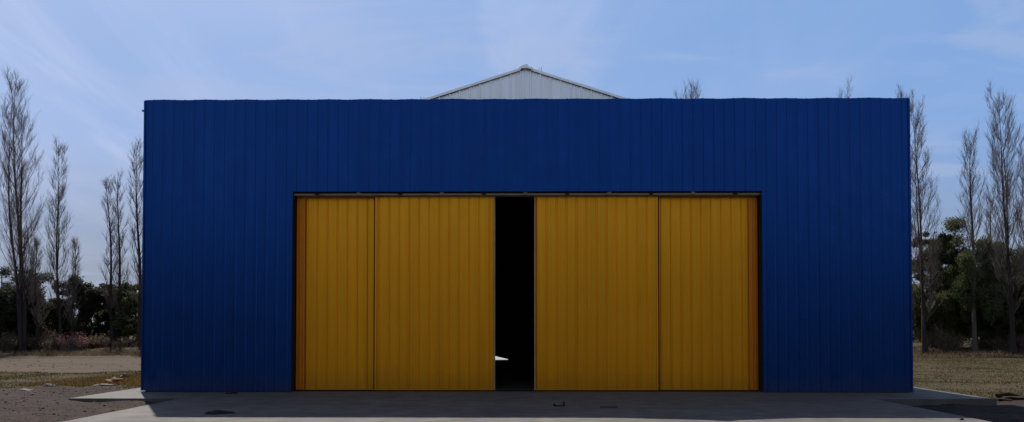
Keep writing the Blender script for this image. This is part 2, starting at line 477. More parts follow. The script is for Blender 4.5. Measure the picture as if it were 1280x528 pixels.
# front wall beside the door opening (hidden behind the blue front)
for s, ox in ((-1, OX0 - 0.05), (1, OX1 + 0.05)):
    g.box(min(s * BX, ox), max(s * BX, ox), L(BY0) + 0.035, L(BY0) + 0.10, 0.01, 5.24)
g.build('gable_wall', M_WHITE, hangar)
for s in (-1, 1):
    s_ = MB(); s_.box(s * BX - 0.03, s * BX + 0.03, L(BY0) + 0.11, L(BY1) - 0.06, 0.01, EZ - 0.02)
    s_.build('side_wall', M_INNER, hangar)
# closing pieces between blue front and body
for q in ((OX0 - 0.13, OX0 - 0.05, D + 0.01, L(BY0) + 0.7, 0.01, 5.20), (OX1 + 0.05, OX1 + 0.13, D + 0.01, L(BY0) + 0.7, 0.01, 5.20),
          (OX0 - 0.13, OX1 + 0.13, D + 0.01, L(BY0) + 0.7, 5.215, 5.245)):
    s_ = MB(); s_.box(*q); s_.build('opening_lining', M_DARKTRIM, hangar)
# rear wall with a slack rear door: a low wedge-shaped gap lets daylight in
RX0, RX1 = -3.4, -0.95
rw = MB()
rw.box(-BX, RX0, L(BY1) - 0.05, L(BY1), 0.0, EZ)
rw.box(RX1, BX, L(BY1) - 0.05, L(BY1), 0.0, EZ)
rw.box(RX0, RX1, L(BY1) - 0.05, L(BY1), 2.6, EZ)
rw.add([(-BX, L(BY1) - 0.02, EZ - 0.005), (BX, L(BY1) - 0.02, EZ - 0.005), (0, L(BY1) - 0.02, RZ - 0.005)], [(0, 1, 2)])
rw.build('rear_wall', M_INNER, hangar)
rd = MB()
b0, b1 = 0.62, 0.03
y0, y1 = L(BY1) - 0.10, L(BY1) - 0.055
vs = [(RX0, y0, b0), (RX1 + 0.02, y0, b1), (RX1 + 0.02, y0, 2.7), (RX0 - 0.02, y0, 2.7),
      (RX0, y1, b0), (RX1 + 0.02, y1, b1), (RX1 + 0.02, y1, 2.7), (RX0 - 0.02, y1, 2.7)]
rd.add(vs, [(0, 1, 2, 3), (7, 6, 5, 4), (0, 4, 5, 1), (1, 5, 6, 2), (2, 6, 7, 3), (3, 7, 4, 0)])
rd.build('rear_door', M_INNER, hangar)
# roof slopes, ribbed along the fall
rf_ = MB()
for s in (-1, 1):
    x0, x1 = 0.0, s * (BX + 0.15)
    n_ = 82; ya, yb = L(BY0) - 0.06, L(BY1) + 0.1
    for k in range(n_):
        a_ = ya + (yb - ya) * k / n_; b_ = ya + (yb - ya) * (k + 1) / n_
        for (p, q, z) in ((a_, b_ - 0.05, 0), (b_ - 0.05, b_, 0.03)):
            vs = [(x0, p, RZ + z), (x1, p, RZ - SL * abs(x1) + z), (x1, q, RZ - SL * abs(x1) + z), (x0, q, RZ + z)]
            rf_.add(vs, [(0, 1, 2, 3)] if s > 0 else [(3, 2, 1, 0)])
    # underside
    rf_.add([(x0, ya, RZ - 0.02), (x1, ya, RZ - SL * abs(x1) - 0.02), (x1, yb, RZ - SL * abs(x1) - 0.02), (x0, yb, RZ - 0.02)], [(3, 2, 1, 0)] if s > 0 else [(0, 1, 2, 3)])
roof = rf_.build('roof', M_WHITE, hangar)
for s in (-1, 1):
    v = MB()
    ax = s * 0.14; bx_ = s * (BX + 0.17)
    pa = (ax, roofz(ax)); pb = (bx_, roofz(bx_))
    ya, yb = L(BY0) - 0.085, L(BY0) - 0.066
    for (zt, zb, yy0, yy1) in ((0.035, -0.03, ya, yb),):
        v.add([(pa[0], yy0, pa[1] + zb), (pb[0], yy0, pb[1] + zb), (pb[0], yy0, pb[1] + zt), (pa[0], yy0, pa[1] + zt),
               (pa[0], yy1, pa[1] + zb), (pb[0], yy1, pb[1] + zb), (pb[0], yy1, pb[1] + zt), (pa[0], yy1, pa[1] + zt)],
              [(0, 1, 2, 3), (7, 6, 5, 4), (0, 4, 5, 1), (1, 5, 6, 2), (2, 6, 7, 3), (3, 7, 4, 0)])
    v.build('verge_trim', M_WHITE, roof)
# ridge cap: a folded sheet with an uneven raised end
rc = MB()
pts = [(-0.19, RZ - 0.035), (-0.11, RZ + 0.03), (0.02, RZ + 0.075), (0.06, RZ + 0.08), (0.075, RZ + 0.02), (0.20, RZ - 0.02), (0.20, RZ - 0.07), (0.05, RZ - 0.025), (-0.10, RZ - 0.03), (-0.16, RZ - 0.09)]
n = len(pts); ya, yb = L(BY0) - 0.14, L(BY1) + 0.12
rc.add([(x, ya, z) for x, z in pts] + [(x, yb, z) for x, z in pts], [tuple(range(n)), tuple(range(2 * n - 1, n - 1, -1))] + [(k, n + k, n + (k + 1) % n, (k + 1) % n) for k in range(n)])
rc.build('ridge_cap', M_WHITE, roof)
for x, h_ in ((0.36, 0.12), (0.42, 0.16), (-2.78, 0.14), (-2.70, 0.10)):
    c = MB(); c.box(x - 0.006, x + 0.006, L(BY0) - 0.045, L(BY0) - 0.033, roofz(x) + 0.03, roofz(x) + h_); c.build('wire_end', M_STEEL, roof)

# door rail
rl = MB(); rl.box(OX0 + 0.01, OX1 - 0.01, D - 0.14, D - 0.05, OT - 0.085, OT - 0.035)
rail = rl.build('door_rail', M_STEEL, hangar, bevel=0.004)
for k in range(11):
    x = OX0 + 0.62 + k * 1.09
    b = MB(); b.box(x - 0.05, x + 0.05, D - 0.17, D - 0.142, OT - 0.075, OT - 0.004); b.build('bracket', M_STEEL if k % 2 else M_DARKTRIM, rail)
lt = MB(); lt.box(OX0 + 0.01, OX1 - 0.01, D + 0.0, D + 0.035, OT - 0.10, OT - 0.005); lt.build('lintel', M_STEEL, hangar)
# jamb posts
for x0, x1 in ((OX0 + 0.001, OX0 + 0.022), (OX1 - 0.030, OX1 - 0.001)):
    c = MB(); c.box(x0, x1, 0.02, D + 0.01, 0.01, OT - 0.11); c.build('jamb', M_DARKTRIM, hangar)

def door(x0, x1, y, zt, phase, trimmed, lab):
    """one sliding leaf: ribbed yellow sheet on a frame"""
    m = MB()
    ribbed(m, x0 + 0.05, x1 - 0.05, 0.07, zt - 0.02, y, phase=phase, depth=0.022, pitch=0.264, wtop=0.022, wslope=0.014)
    m.box(x0 + 0.01, x1 - 0.01, y + 0.004, y + 0.04, 0.06, zt - 0.01)
    d = m.build('sliding_door', M_YEL, hangar)
    d['label'] = lab
    for s, xx in ((0, x0), (1, x1 - 0.045)):
        c = MB(); c.box(xx, xx + 0.045, y - 0.028, y + 0.045, 0.035, zt)
        c.build('edge_frame', M_TRIM if trimmed == s else M_YEL, d, bevel=0.003)
    c = MB(); c.box(x0 + 0.047, x1 - 0.047, y - 0.022, y + 0.003, 0.035, 0.068); c.build('bottom_frame', M_YEL, d)
    c = MB(); c.box(x0 + 0.047, x1 - 0.047, y - 0.022, y + 0.003, zt - 0.045, zt); c.build('top_frame', M_YEL, d)
    return d
YF, YB = 0.27, 0.37
door(OX0 + 0.03, -3.93, YB, 5.13, 0.03, -1, 'far left yellow leaf, set slightly back')
door(-3.96, -0.795, YF, 5.13, 0.10, 1, 'yellow leaf on the left of the dark gap')
door(0.225, 3.47, YF, 5.13, 0.02, 0, 'yellow leaf on the right of the dark gap')
door(3.40, OX1 - 0.04, YB, 5.13, 0.14, -1, 'far right yellow leaf, set slightly back')
for x0, x1 in ((OX0 + 0.024, OX0 + 0.25), (OX1 - 0.26, OX1 - 0.032)):
    c = MB(); ribbed(c, x0, x1, 0.04, 5.08, YF + 0.03, depth=0.014, pitch=0.09, wtop=0.02, wslope=0.012)
    c.build('shaded_edge_strip', M_BROWNYEL, hangar)  # outer strip coloured darker to stand for shade in the door recess
for x0, x1 in ((-3.985, -3.962), (3.472, 3.50)):
    c = MB(); c.box(x0, x1, YF - 0.024, YF + 0.05, 0.035, 5.12); c.build('door_seal', M_DARKTRIM, hangar)
# guide rail on the floor
c = MB(); c.box(OX0 + 0.05, OX1 - 0.05, YF - 0.03, YF + 0.14, 0.002, 0.03); c.build('floor_guide', M_DARKTRIM, hangar)
for y in ():
    m = MB()
    for s in (-1, 1):
        m.box(s * 7.95 - 0.09, s * 7.95 + 0.09, L(y) - 0.09, L(y) + 0.09, 0, EZ - 0.1)
        va = [(0, L(y) - 0.06, RZ - 0.35), (s * 7.9, L(y) - 0.06, EZ - 0.25), (s * 7.9, L(y) - 0.06, EZ - 0.07), (0, L(y) - 0.06, RZ - 0.12)]
        vb = [(p[0], L(y) + 0.06, p[2]) for p in va]
        m.add(va + vb, [(0, 1, 2, 3), (7, 6, 5, 4), (0, 4, 5, 1), (1, 5, 6, 2), (2, 6, 7, 3), (3, 7, 4, 0)])
    m.build('roof_frame', M_STEEL, hangar)

# ------------------------------------------------------------------ trees
def tubes(name, segs, sides, mat, parent):
    """segs (n,8): p0, p1, r0, r1"""
    S = np.asarray(segs, float)
    p0 = S[:, 0:3]; p1 = S[:, 3:6]; r0 = S[:, 6:7]; r1 = S[:, 7:8]
    d = p1 - p0; d /= np.linalg.norm(d, axis=1, keepdims=True) + 1e-9
    up = np.where(np.abs(d[:, 2:3]) < 0.9, np.array([[0, 0, 1.0]]), np.array([[1.0, 0, 0]]))
    u = np.cross(d, up); u /= np.linalg.norm(u, axis=1, keepdims=True) + 1e-9
    v = np.cross(d, u)
    n = len(S); V = np.zeros((n, 2 * sides, 3))
    for k in range(sides):
        a = 2 * math.pi * k / sides
        e = math.cos(a) * u + math.sin(a) * v
        V[:, k] = p0 + e * r0; V[:, sides + k] = p1 + e * r1
    q = np.array([[k, (k + 1) % sides, sides + (k + 1) % sides, sides + k] for k in range(sides)])
    F = (np.arange(n)[:, None, None] * 2 * sides + q[None]).reshape(-1, 4)
    return mesh_np(name, V.reshape(-1, 3), F, mat, parent, smooth=sides > 4)

def polyline(rs, p, d, length, nseg, r0, r1, bend, wob, upbias=True):
    """curving branch; returns list of (point, dir, radius) and segs"""
    pts = [(p.copy(), d.copy(), r0)]; segs = []
    sl_ = length / nseg
    for k in range(nseg):
        d = d + np.array([rs.normal(0, wob), rs.normal(0, wob), bend])
        d = d / np.linalg.norm(d)
        q = p + d * sl_
        ra = r0 + (r1 - r0) * k / nseg; rb = r0 + (r1 - r0) * (k + 1) / nseg
        segs.append((*p, *q, ra, rb))
        p = q; pts.append((p.copy(), d.copy(), rb))
    return pts, segs

def poplar(base, top, label, group, seed, leaders=1, width=1.0, density=1.0, bark=None, trunk_r=None, low=0.10):
    """tall bare Lombardy poplar: trunk, steep limbs, fine upright twigs"""
    rs = np.random.default_rng(seed)
    root = empty('poplar_tree', base, label, 'tree', group)
    bv = np.array(base, float); tv = np.array(top, float) - bv
    H = tv[2]; tr = trunk_r or 0.011 * H
    axes = []
    for l in range(leaders):
        frac = 1.0 if l == 0 else rs.uniform(0.74, 0.92)
        st = np.array([0, 0, 0.0]) if l == 0 else np.array([rs.uniform(-.25, .25), rs.uniform(-.2, .2), 0])
        off = np.array([0, 0, 0.0]) if l == 0 else np.array([rs.uniform(-1, 1) * 0.045 * H, rs.uniform(-1, 1) * 0.03 * H, 0])
        n = 16; P = []
        for k in range(n + 1):
            t = k / n
            q = st + tv * t * frac + off * math.sin(min(t * 1.4, 1) * math.pi / 2) + np.array([math.sin(t * 7 + seed + l) * 0.006 * H, math.cos(t * 5 + seed) * 0.006 * H, 0]) * min(1, 3 * t)
            P.append(q)
        rr = tr * (1 if l == 0 else 0.62)
        rad = lambda t: max(rr * (1 - t) ** 0.85 * (1 + 0.5 * math.exp(-t * 30)), 0.012)
        axes.append((P, rad, frac))
    for li, (P, rad, frac) in enumerate(axes):
        trunk = [(*P[k], *P[k + 1], rad(k / 16), rad((k + 1) / 16)) for k in range(16)]; crown = []; thin = []
        nb = int((50 if li == 0 else 24) * density)
        for b in range(nb):
            t = low + (0.97 - low) * ((b + rs.uniform(0, 1)) / nb) ** 0.9
            k = min(int(t * 16), 15); q = P[k] + (P[k + 1] - P[k]) * (t * 16 - k)
            az = b * 2.4 + rs.normal(0, 0.5)
            out = rs.uniform(0.55, 0.95)
            d = np.array([math.cos(az) * out, math.sin(az) * out, 1.0]); d /= np.linalg.norm(d)
            Lb = H * (0.065 + 0.17 * (1 - t) ** 0.8) * rs.uniform(0.6, 1.15) * width
            r0 = max(rad(t) * 0.34, 0.012) * rs.uniform(0.5, 1.0)
            pts, sg = polyline(rs, q, d, Lb, 6, r0, 0.007, 0.22, 0.07)
            crown += sg
            ns = int(8 * density + Lb * 1.6)
            for s in range(ns):
                u = rs.uniform(0.15, 1.0); kk = min(int(u * 6), 5)
                p0, d0, r_ = pts[kk]; p1 = pts[kk + 1][0]
                p = p0 + (p1 - p0) * rs.uniform(0, 1)
                a2 = rs.uniform(0, 2 * math.pi)
                dd = d0 + np.array([math.cos(a2), math.sin(a2), 0.35]) * rs.uniform(0.35, 0.75); dd /= np.linalg.norm(dd)
                l2 = rs.uniform(0.03, 0.075) * H * (0.45 + 0.7 * (1 - t)) * (0.7 + 0.5 * width)
                pt2, sg2 = polyline(rs, p, dd, l2, 3, min(0.009, r_), 0.0045, 0.16, 0.08)
                thin += sg2
                for w_ in range(6):
                    kk2 = rs.integers(0, 3); p3 = pt2[kk2][0] + (pt2[kk2 + 1][0] - pt2[kk2][0]) * rs.uniform(0, 1)
                    a3 = rs.uniform(0, 2 * math.pi)
                    d3 = pt2[kk2][1] + np.array([math.cos(a3), math.sin(a3), 0.3]) * rs.uniform(0.4, 0.8); d3 /= np.linalg.norm(d3)
                    l3 = rs.uniform(0.15, 0.5)
                    e3 = p3 + d3 * l3 + np.array([0, 0, 0.08])
                    thin.append((*p3, *e3, 0.0042, 0.003))
        tubes('trunk', trunk, 8, bark or M_BARK, root)
        c = tubes('crown', crown, 5, bark or M_BARK, root)
        tubes('twigs', thin, 3, M_TWIG, c)
    return root

def leaf_cloud(rs, centers, radii, n, size, droop=0.0, flat=0.7):
    """n small leaf quads spread through ellipsoidal clumps, denser towards their rims"""
    centers = np.array(centers); radii = np.array(radii)
    wgt = (radii.prod(axis=1)) ** 0.6; wgt /= wgt.sum()
    idx = rs.choice(len(centers), n, p=wgt)
    d = rs.normal(size=(n, 3)); d /= np.linalg.norm(d, axis=1, keepdims=True)
    rad = rs.uniform(0, 1, (n, 1)) ** 0.45
    # lumpy rim
    lump = 1 + 0.28 * np.sin(d[:, 0:1] * 7 + idx[:, None]) * np.sin(d[:, 1:2] * 6 + 2 * idx[:, None]) + 0.15 * np.sin(d[:, 2:3] * 11 + idx[:, None])
    p = centers[idx] + d * rad * radii[idx] * lump
    p[:, 2] -= droop * rs.uniform(0, 1, n) ** 2
    u = rs.normal(size=(n, 3)); u[:, 2] *= flat; 
    if droop: u[:, 2] -= 1.2
    u /= np.linalg.norm(u, axis=1, keepdims=True)
    v = np.cross(u, rs.normal(size=(n, 3))); v /= np.linalg.norm(v, axis=1, keepdims=True)
    s = size * rs.uniform(0.6, 1.4, (n, 1))
    wd = 0.5 if not droop else 0.28
    V = np.stack([p - u * s * 0.5, p + v * s * wd * 0.5, p + u * s * 0.5, p - v * s * wd * 0.5], 1).reshape(-1, 3)
    F = np.arange(4 * n).reshape(-1, 4)
    return V, F

def leafy(base, H, W, label, group, seed, mat, n=16000, size=0.20, droop=0.0, low=0.18, clumps=22, name='evergreen_tree', cat='tree', sparse=1.0, barkm=None):
    rs = np.random.default_rng(seed)
    root = empty(name, base, label, cat, group)
    segs = []; cs = []; rr = []
    nt_ = 1 if W / H < 0.9 else 2
    for q in range(nt_):
        st = np.array([rs.uniform(-.3, .3) * q, 0, 0])
        d = np.array([rs.normal(0, .10), rs.normal(0, .10), 1.0])
        pts, sg = polyline(rs, st, d, H * 0.8, 9, 0.022 * H + 0.03, 0.03, 0.05, 0.09)
        segs += sg
        for c in range(clumps // nt_):
            k = rs.integers(2, 9) if low < 0.3 else rs.integers(4, 9)
            p, dd, r_ = pts[k]
            az = rs.uniform(0, 2 * math.pi)
            t = p[2] / H
            reach = 0.5 * W * (0.35 + 0.95 * math.sin(min(max((t - low * 0.5) / (1 - low * 0.5), 0.05), 0.97) * math.pi) ** 0.6) * rs.uniform(0.25, 0.95)
            e = p + np.array([math.cos(az) * reach, math.sin(az) * reach, rs.uniform(0.0, 0.14) * H])
            db = (e - p) / np.linalg.norm(e - p)
            _, sb = polyline(rs, p, db, np.linalg.norm(e - p), 4, r_ * 0.45, 0.015, 0.02, 0.08)
            segs += sb
            r0 = rs.uniform(0.10, 0.19) * W * sparse
            for j_ in range(3):
                cs.append(e + rs.normal(0, 0.55 * r0, 3)); rr.append((r0 * rs.uniform(.5, 1), r0 * rs.uniform(.5, 1), r0 * rs.uniform(0.35, 0.75)))
    cs = np.array(cs); top = (cs[:, 2] + np.array(rr)[:, 2]).max()
    f_ = H / top
    cs[:, 2] *= f_
    S = np.array(segs); S[:, 2] *= f_; S[:, 5] *= f_
    tubes('trunk', S, 6, barkm or M_BARK, root)
    V, F = leaf_cloud(rs, cs, rr, n, size, droop)
    mesh_np('crown', V, F, mat, root)
    return root

def bush(base, H, W, label, group, seed, mat, n=2600, size=0.09, stems=260, name='dry_bush', cat='bush', twig=None):
    rs = np.random.default_rng(seed)
    root = empty(name, base, label, cat, group)
    segs = []
    tips = []
    for k in range(stems):
        az = rs.uniform(0, 2 * math.pi); sp = rs.uniform(0, 1) ** 0.7
        p = np.array([math.cos(az) * sp * W * 0.22, math.sin(az) * sp * W * 0.22, -0.1])
        d = np.array([math.cos(az) * sp * 0.8 * W / H, math.sin(az) * sp * 0.8 * W / H, 1.0]); d /= np.linalg.norm(d)
        l = H * rs.uniform(0.5, 1.1) * (1 - 0.25 * sp)
        pts, sg = polyline(rs, p, d, l, 4, 0.014, 0.005, 0.0, 0.12)
        segs += sg; tips.append(pts[-1][0]); tips.append(pts[-2][0])
    tubes('stems', segs, 3, twig or M_TWIG, root)
    tips = np.array(tips)
    V, F = leaf_cloud(rs, tips, np.full((len(tips), 3), 0.16 * H) * rs.uniform(.5, 1.2, (len(tips), 1)), n, size)
    mesh_np('foliage', V, F, mat, root)
    return root

def tree_at(px_base, px_top, py_top, Y):
    b = at(px_base, 440, Y); t = at(px_top, py_top, Y)
    z = float(gz(b.x, Y)) - 0.1
    return (b.x, Y, z), (t.x, Y, z + (t.z - z) * 0.975)

# tall bare poplars: (base px, top px, top py, distance, leaders, width, density, low, label)
PG = 'bare poplars beyond the hangar'
pops = [
 (26, 19, 93, 57, 3, 1.0, 1.1, 0.14, 'tallest bare poplar at the left edge of the photo, with several close stems'),
 (46, 45, 298, 58, 1, 0.9, 0.8, 0.1, 'low thin bare poplar just right of the tallest left poplar'),
 (75, 71, 175, 60, 2, 0.85, 0.85, 0.12, 'slender bare poplar left of the hangar rising from the middle of the dark round tree'),
 (90, 94, 300, 61, 1, 0.9, 0.8, 0.1, 'short thin bare sapling right beside the slender left poplar'),
 (141, 134, 220, 62, 1, 0.75, 0.8, 0.12, 'left stem-mate of the pair of narrow bare poplars near the hangar left side'),
 (147, 149, 217, 62.6, 1, 0.75, 0.8, 0.12, 'right one of the pair of narrow bare poplars near the hangar left side'),
 (174, 172, 176, 60, 1, 0.8, 0.9, 0.1, 'bare poplar half hidden by the left edge of the blue hangar'),
 (848, 850, 108, 64, 1, 0.7, 0.7, 0.3, 'smaller bare poplar tip showing over the hangar roofline, left of its taller twin'),
 (864, 866, 99, 63, 2, 0.7, 0.9, 0.3, 'taller bare poplar tip showing over the hangar roofline right of the gable'),
 (1056, 1056, 104, 63, 2, 0.7, 0.8, 0.3, 'bare poplar tip showing alone over the right part of the roofline'),
 (1131, 1128, 108, 62, 1, 0.75, 0.9, 0.3, 'bare poplar rising right at the top right corner of the hangar'),
 (1158, 1142, 124, 56, 2, 1.0, 0.95, 0.14, 'bare poplar with a dark leaning trunk next to the right side of the hangar'),
 (1219, 1212, 170, 58, 1, 1.05, 0.9, 0.3, 'bare poplar with a pale slim trunk in front of the green trees on the right'),
 (1240, 1238, 235, 63, 1, 0.9, 0.7, 0.2, 'low faint bare poplar between the two big right-hand poplars'),
 (1268, 1247, 114, 55, 2, 1.1, 1.15, 0.15, 'tallest bare poplar on the right, leaning left over the green trees'),
 (1284, 1281, 178, 60, 1, 1.0, 0.9, 0.15, 'bare poplar cut by the right edge of the photo'),
]
for k, (pb, pt, py, Y, ld, wd, dn, lo, lab) in enumerate(pops):
    b, t = tree_at(pb, pt, py, Y)
    pale = 'pale slim' in lab
    poplar(b, t, lab, PG, 100 + k, ld, wd, dn, M_PALEBARK if pale else None, None, lo)

EG = 'dark leafy trees at the foot of the poplars'
lt_ = [
 (2, 332, 60, 6.0, 'dark', 'dark dense tree at the left edge, behind the tallest left poplar'),
 (32, 350, 61.5, 4.6, 'dark', 'dark thicket tree directly behind the base of the tallest left poplar'),
 (86, 345, 63, 4.6, 'dark', 'dark round leafy tree around the slender left poplar'),
 (58, 362, 66, 3.6, 'dark', 'small dark tree filling the gap left of the dark round leafy tree'),
 (143, 352, 65, 4.0, 'dark', 'dark open-crowned tree around the pair of narrow poplars'),
 (124, 378, 67, 2.6, 'dark', 'low dark tree between the round leafy tree and the pair of poplars'),
 (178, 346, 63, 3.2, 'olive', 'greenish tree half hidden by the left edge of the hangar'),
 (1158, 290, 62, 3.6, 'dark', 'dark crooked leafy tree close to the right side of the hangar'),
 (1192, 276, 64, 6.6, 'olive', 'tallest olive green drooping tree behind the pale slim poplar'),
 (1218, 318, 61, 5.2, 'olive', 'lower olive green drooping tree beneath the pale slim poplar'),
 (1252, 294, 60, 5.6, 'olive', 'olive green drooping tree between the pale poplar and the tallest right poplar'),
 (1284, 310, 63, 4.6, 'dark', 'dark green tree at the right edge of the photo'),
 (1168, 335, 60.5, 4.2, 'olive', 'small olive tree beside the dark leaning poplar trunk'),
 (1268, 372, 59, 3.4, 'dark', 'low dark tree at the foot of the tallest right poplar'),
]
for k, (px_, py, Y, W, kd, lab) in enumerate(lt_):
    b = at(px_, 440, Y); z = float(gz(b.x, Y)) - 0.1
    H = at(px_, py, Y).z - z
    right = px_ > 640
    leafy((b.x, Y, z), H, W, lab, EG, 300 + k, M_LEAFD if kd == 'dark' else M_LEAFG,
          n=int(3900 * W * math.sqrt(H)), size=0.15 if kd == 'dark' else 0.20, droop=0.7 if (kd == 'olive' and right) else 0.0, low=0.12,
          clumps=26)

BG = 'dry bushes along the bank under the poplars'
bsh = [
 (8, 414, 57.0, 2.0, 'brown dry bush at the left edge of the photo'),
 (38, 420, 58.0, 1.4, 'low brown bush right of the tallest left poplar trunk'),
 (58, 408, 59.5, 2.0, 'pale brown bush left of the slender left poplar trunk'),
 (68, 420, 57.5, 1.3, 'small tawny bush at the foot of the slender left poplar'),
 (110, 419, 58.5, 1.7, 'grey brown bush right of the pink flowering shrub'),
 (126, 417, 59.0, 2.0, 'rounded rosy brown bush left of the pair of narrow poplars'),
 (158, 420, 59.0, 1.9, 'rosy brown bush right of the pair of narrow poplars'),
 (174, 419, 60.0, 1.6, 'rosy brown bush touching the left edge of the hangar'),
 (1168, 405, 60.5, 2.0, 'grey brown bush right of the dark leaning poplar trunk'),
 (1188, 414, 59.0, 1.9, 'tangled brown bush under the tallest olive tree'),
 (1228, 416, 59.5, 1.8, 'tangled brown bush right of the pale slim poplar trunk'),
 (1256, 412, 58.0, 1.9, 'grey mauve bush left of the tallest right poplar trunk'),
 (1277, 414, 57.5, 1.6, 'grey mauve bush at the right edge of the photo'),
]
for k, (px_, py, Y, W, lab) in enumerate(bsh):
    b = at(px_, 440, Y); z = float(gz(b.x, Y)) - 0.05
    H = max(at(px_, py, Y).z - z, 0.8)
    bush((b.x, Y, z), H, W, lab, BG, 500 + k, M_LEAFB, n=2400 if px_ < 640 else 1600, size=0.10)
b = at(92, 440, 57.5); z = float(gz(b.x, 57.5)) - 0.05
bush((b.x, 57.5, z), at(92, 411, 57.5).z - z, 1.9, 'shrub with pink blossom among the brown bushes on the left', None, 560, M_PINK, n=1500, size=0.10, stems=160, name='flowering_shrub', cat='shrub')

# distant tree belt, one mass
rs = np.random.default_rng(900)
cs = []; rr = []
for k in range(420):
    x = rs.uniform(-150, 150); y = rs.uniform(112, 140)
    h_ = 2.2 + 2.2 * fbm(x, y * 0, 0.06, 3, 8) + rs.uniform(0, 0.8)
    cs.append((x, y, h_ * rs.uniform(0.2, 0.8))); rr.append((rs.uniform(1.5, 3), 1.8, h_ * 0.35))
V_, F_ = leaf_cloud(rs, cs, rr, 90000, 0.55)
tag(mesh_np('distant_trees', V_, F_, M_LEAFD), 'low line of distant dark trees seen between the near trunks', 'tree line', kind='stuff')

# unseen tree belt, added behind the camera to darken reflections in the lower walls
rs = np.random.default_rng(901)
cs = []; rr = []
for k in range(170):
    x = rs.uniform(-75, 75); y = rs.uniform(-34, -26)
    h_ = 8.5 + 4.0 * fbm(x, y * 0, 0.12, 3, 18)
    cs.append((x, y, h_ * rs.uniform(0.15, 0.85))); rr.append((rs.uniform(2, 3.5), 2.2, h_ * 0.22))
V_, F_ = leaf_cloud(rs, cs, rr, 60000, 0.7)
tag(mesh_np('added_tree_belt', V_, F_, M_LEAFD), 'dark tree belt added out of view to dim reflections in the hangar front', 'tree line', kind='stuff')

# ------------------------------------------------------------------ ground cover
def blades(name, n, region, accept, hmin, hmax, wd, mat, label, cat, seed, clump=True):
    rs = np.random.default_rng(seed)
    x = rs.uniform(region[0], region[1], n * 3); y = rs.uniform(region[2], region[3], n * 3)
    keep = accept(x, y) & (fbm(x, y, 0.9, 3, seed) + rs.normal(0, 0.28, n * 3) > 0.5)
    x = x[keep][:n]; y = y[keep][:n]; n = len(x)
    z = gz(x, y) - 0.01
    h = rs.uniform(hmin, hmax, n) * (0.5 + fbm(x, y, 0.5, 2, seed + 3)); az = rs.uniform(0, 2 * math.pi, n); ln = rs.uniform(0.1, 0.9, n) * h
    wdt = wd * rs.uniform(0.5, 1.5, n)
    c, s = np.cos(az), np.sin(az)
    a2 = rs.uniform(0, 2 * math.pi, n); lx, ly = np.cos(a2) * ln, np.sin(a2) * ln
    P0 = np.stack([x - c * wdt, y - s * wdt, z], -1); P1 = np.stack([x + c * wdt, y + s * wdt, z], -1)
    T = np.stack([x + lx, y + ly, z + h], -1)
    V = np.stack([P0, P1, T], 1).reshape(-1, 3)
    o = mesh_np(name, V, np.arange(3 * n).reshape(-1, 3), mat)
    return tag(o, label, cat, kind='stuff')
isfield = lambda x, y: (dirtmask(x, y) < 0.5) & (roadmask(x, y) < 0.5) & ~((np.abs(x) < 11.1) & (y < 44))
blades('field_grass', 130000, (11, 46, 18.5, 58), isfield, 0.015, 0.06, 0.016, M_GRASS, 'short olive and straw coloured grass on the field right of the hangar', 'grass', 41)
blades('verge_grass', 60000, (-34, -10.8, 20, 33), isfield, 0.015, 0.06, 0.014, M_GRASS, 'short olive grass strip left of the hangar between bare earth and dirt track', 'grass', 43)
blades('dead_grass', 9000, (-15.5, -10.9, 23.2, 30), lambda x, y: isfield(x, y) & (x > -15.3 + (y - 23) * 0.1), 0.03, 0.12, 0.02, M_OCHRE, 'ochre dead grass beside the left side of the walkway', 'grass', 45)
blades('bank_litter', 40000, (-46, 46, 50, 64), lambda x, y: np.abs(x) > 16, 0.05, 0.35, 0.02, M_LEAFB, 'dry weeds and leaf litter on the bank under the trees', 'undergrowth', 47)
blades('earth_weeds', 2500, (-20, -8.2, 12, 23), lambda x, y: (dirtmask(x, y) > 0.5) & ~((x > -10.85) & (y > 18.3)), 0.02, 0.07, 0.01, M_GRASS, 'sparse dry stalks in the bare earth', 'weeds', 49)

def ico():
    t = (1 + 5 ** .5) / 2
    v = np.array([(-1, t, 0), (1, t, 0), (-1, -t, 0), (1, -t, 0), (0, -1, t), (0, 1, t), (0, -1, -t), (0, 1, -t), (t, 0, -1), (t, 0, 1), (-t, 0, -1), (-t, 0, 1)], float)
    v /= np.linalg.norm(v[0])
    f = np.array([(0, 11, 5), (0, 5, 1), (0, 1, 7), (0, 7, 10), (0, 10, 11), (1, 5, 9), (5, 11, 4), (11, 10, 2), (10, 7, 6), (7, 1, 8), (3, 9, 4), (3, 4, 2), (3, 2, 6), (3, 6, 8), (3, 8, 9), (4, 9, 5), (2, 4, 11), (6, 2, 10), (8, 6, 7), (9, 8, 1)])
    return v, f
def clods(name, n, region, accept, smin, smax, mat, label, cat, seed, zf=gz):
    rs = np.random.default_rng(seed)
    x = rs.uniform(region[0], region[1], n * 3); y = rs.uniform(region[2], region[3], n * 3)
    k = accept(x, y); x = x[k][:n]; y = y[k][:n]; n = len(x)
    s = smin + (smax - smin) * rs.uniform(0, 1, n) ** 3
    v, f = ico()
    z = zf(x, y)
    jit = 1 + rs.uniform(-0.35, 0.35, (n, 12, 1))
    V = v[None] * jit * s[:, None, None] * np.array([1, 1, 0.6])[None, None] * rs.uniform(0.7, 1.3, (n, 1, 3)) + np.stack([x, y, z + s * 0.2], -1)[:, None]
    F = (np.arange(n)[:, None, None] * 12 + f[None]).reshape(-1, 3)
    return tag(mesh_np(name, V.reshape(-1, 3), F, mat), label, cat, kind='stuff')
isdirt = lambda x, y: (dirtmask(x, y) > 0.5) & ~((np.abs(x + 0) < 11.0) & (y > 18.4)) & (np.abs(x) > 8.25)
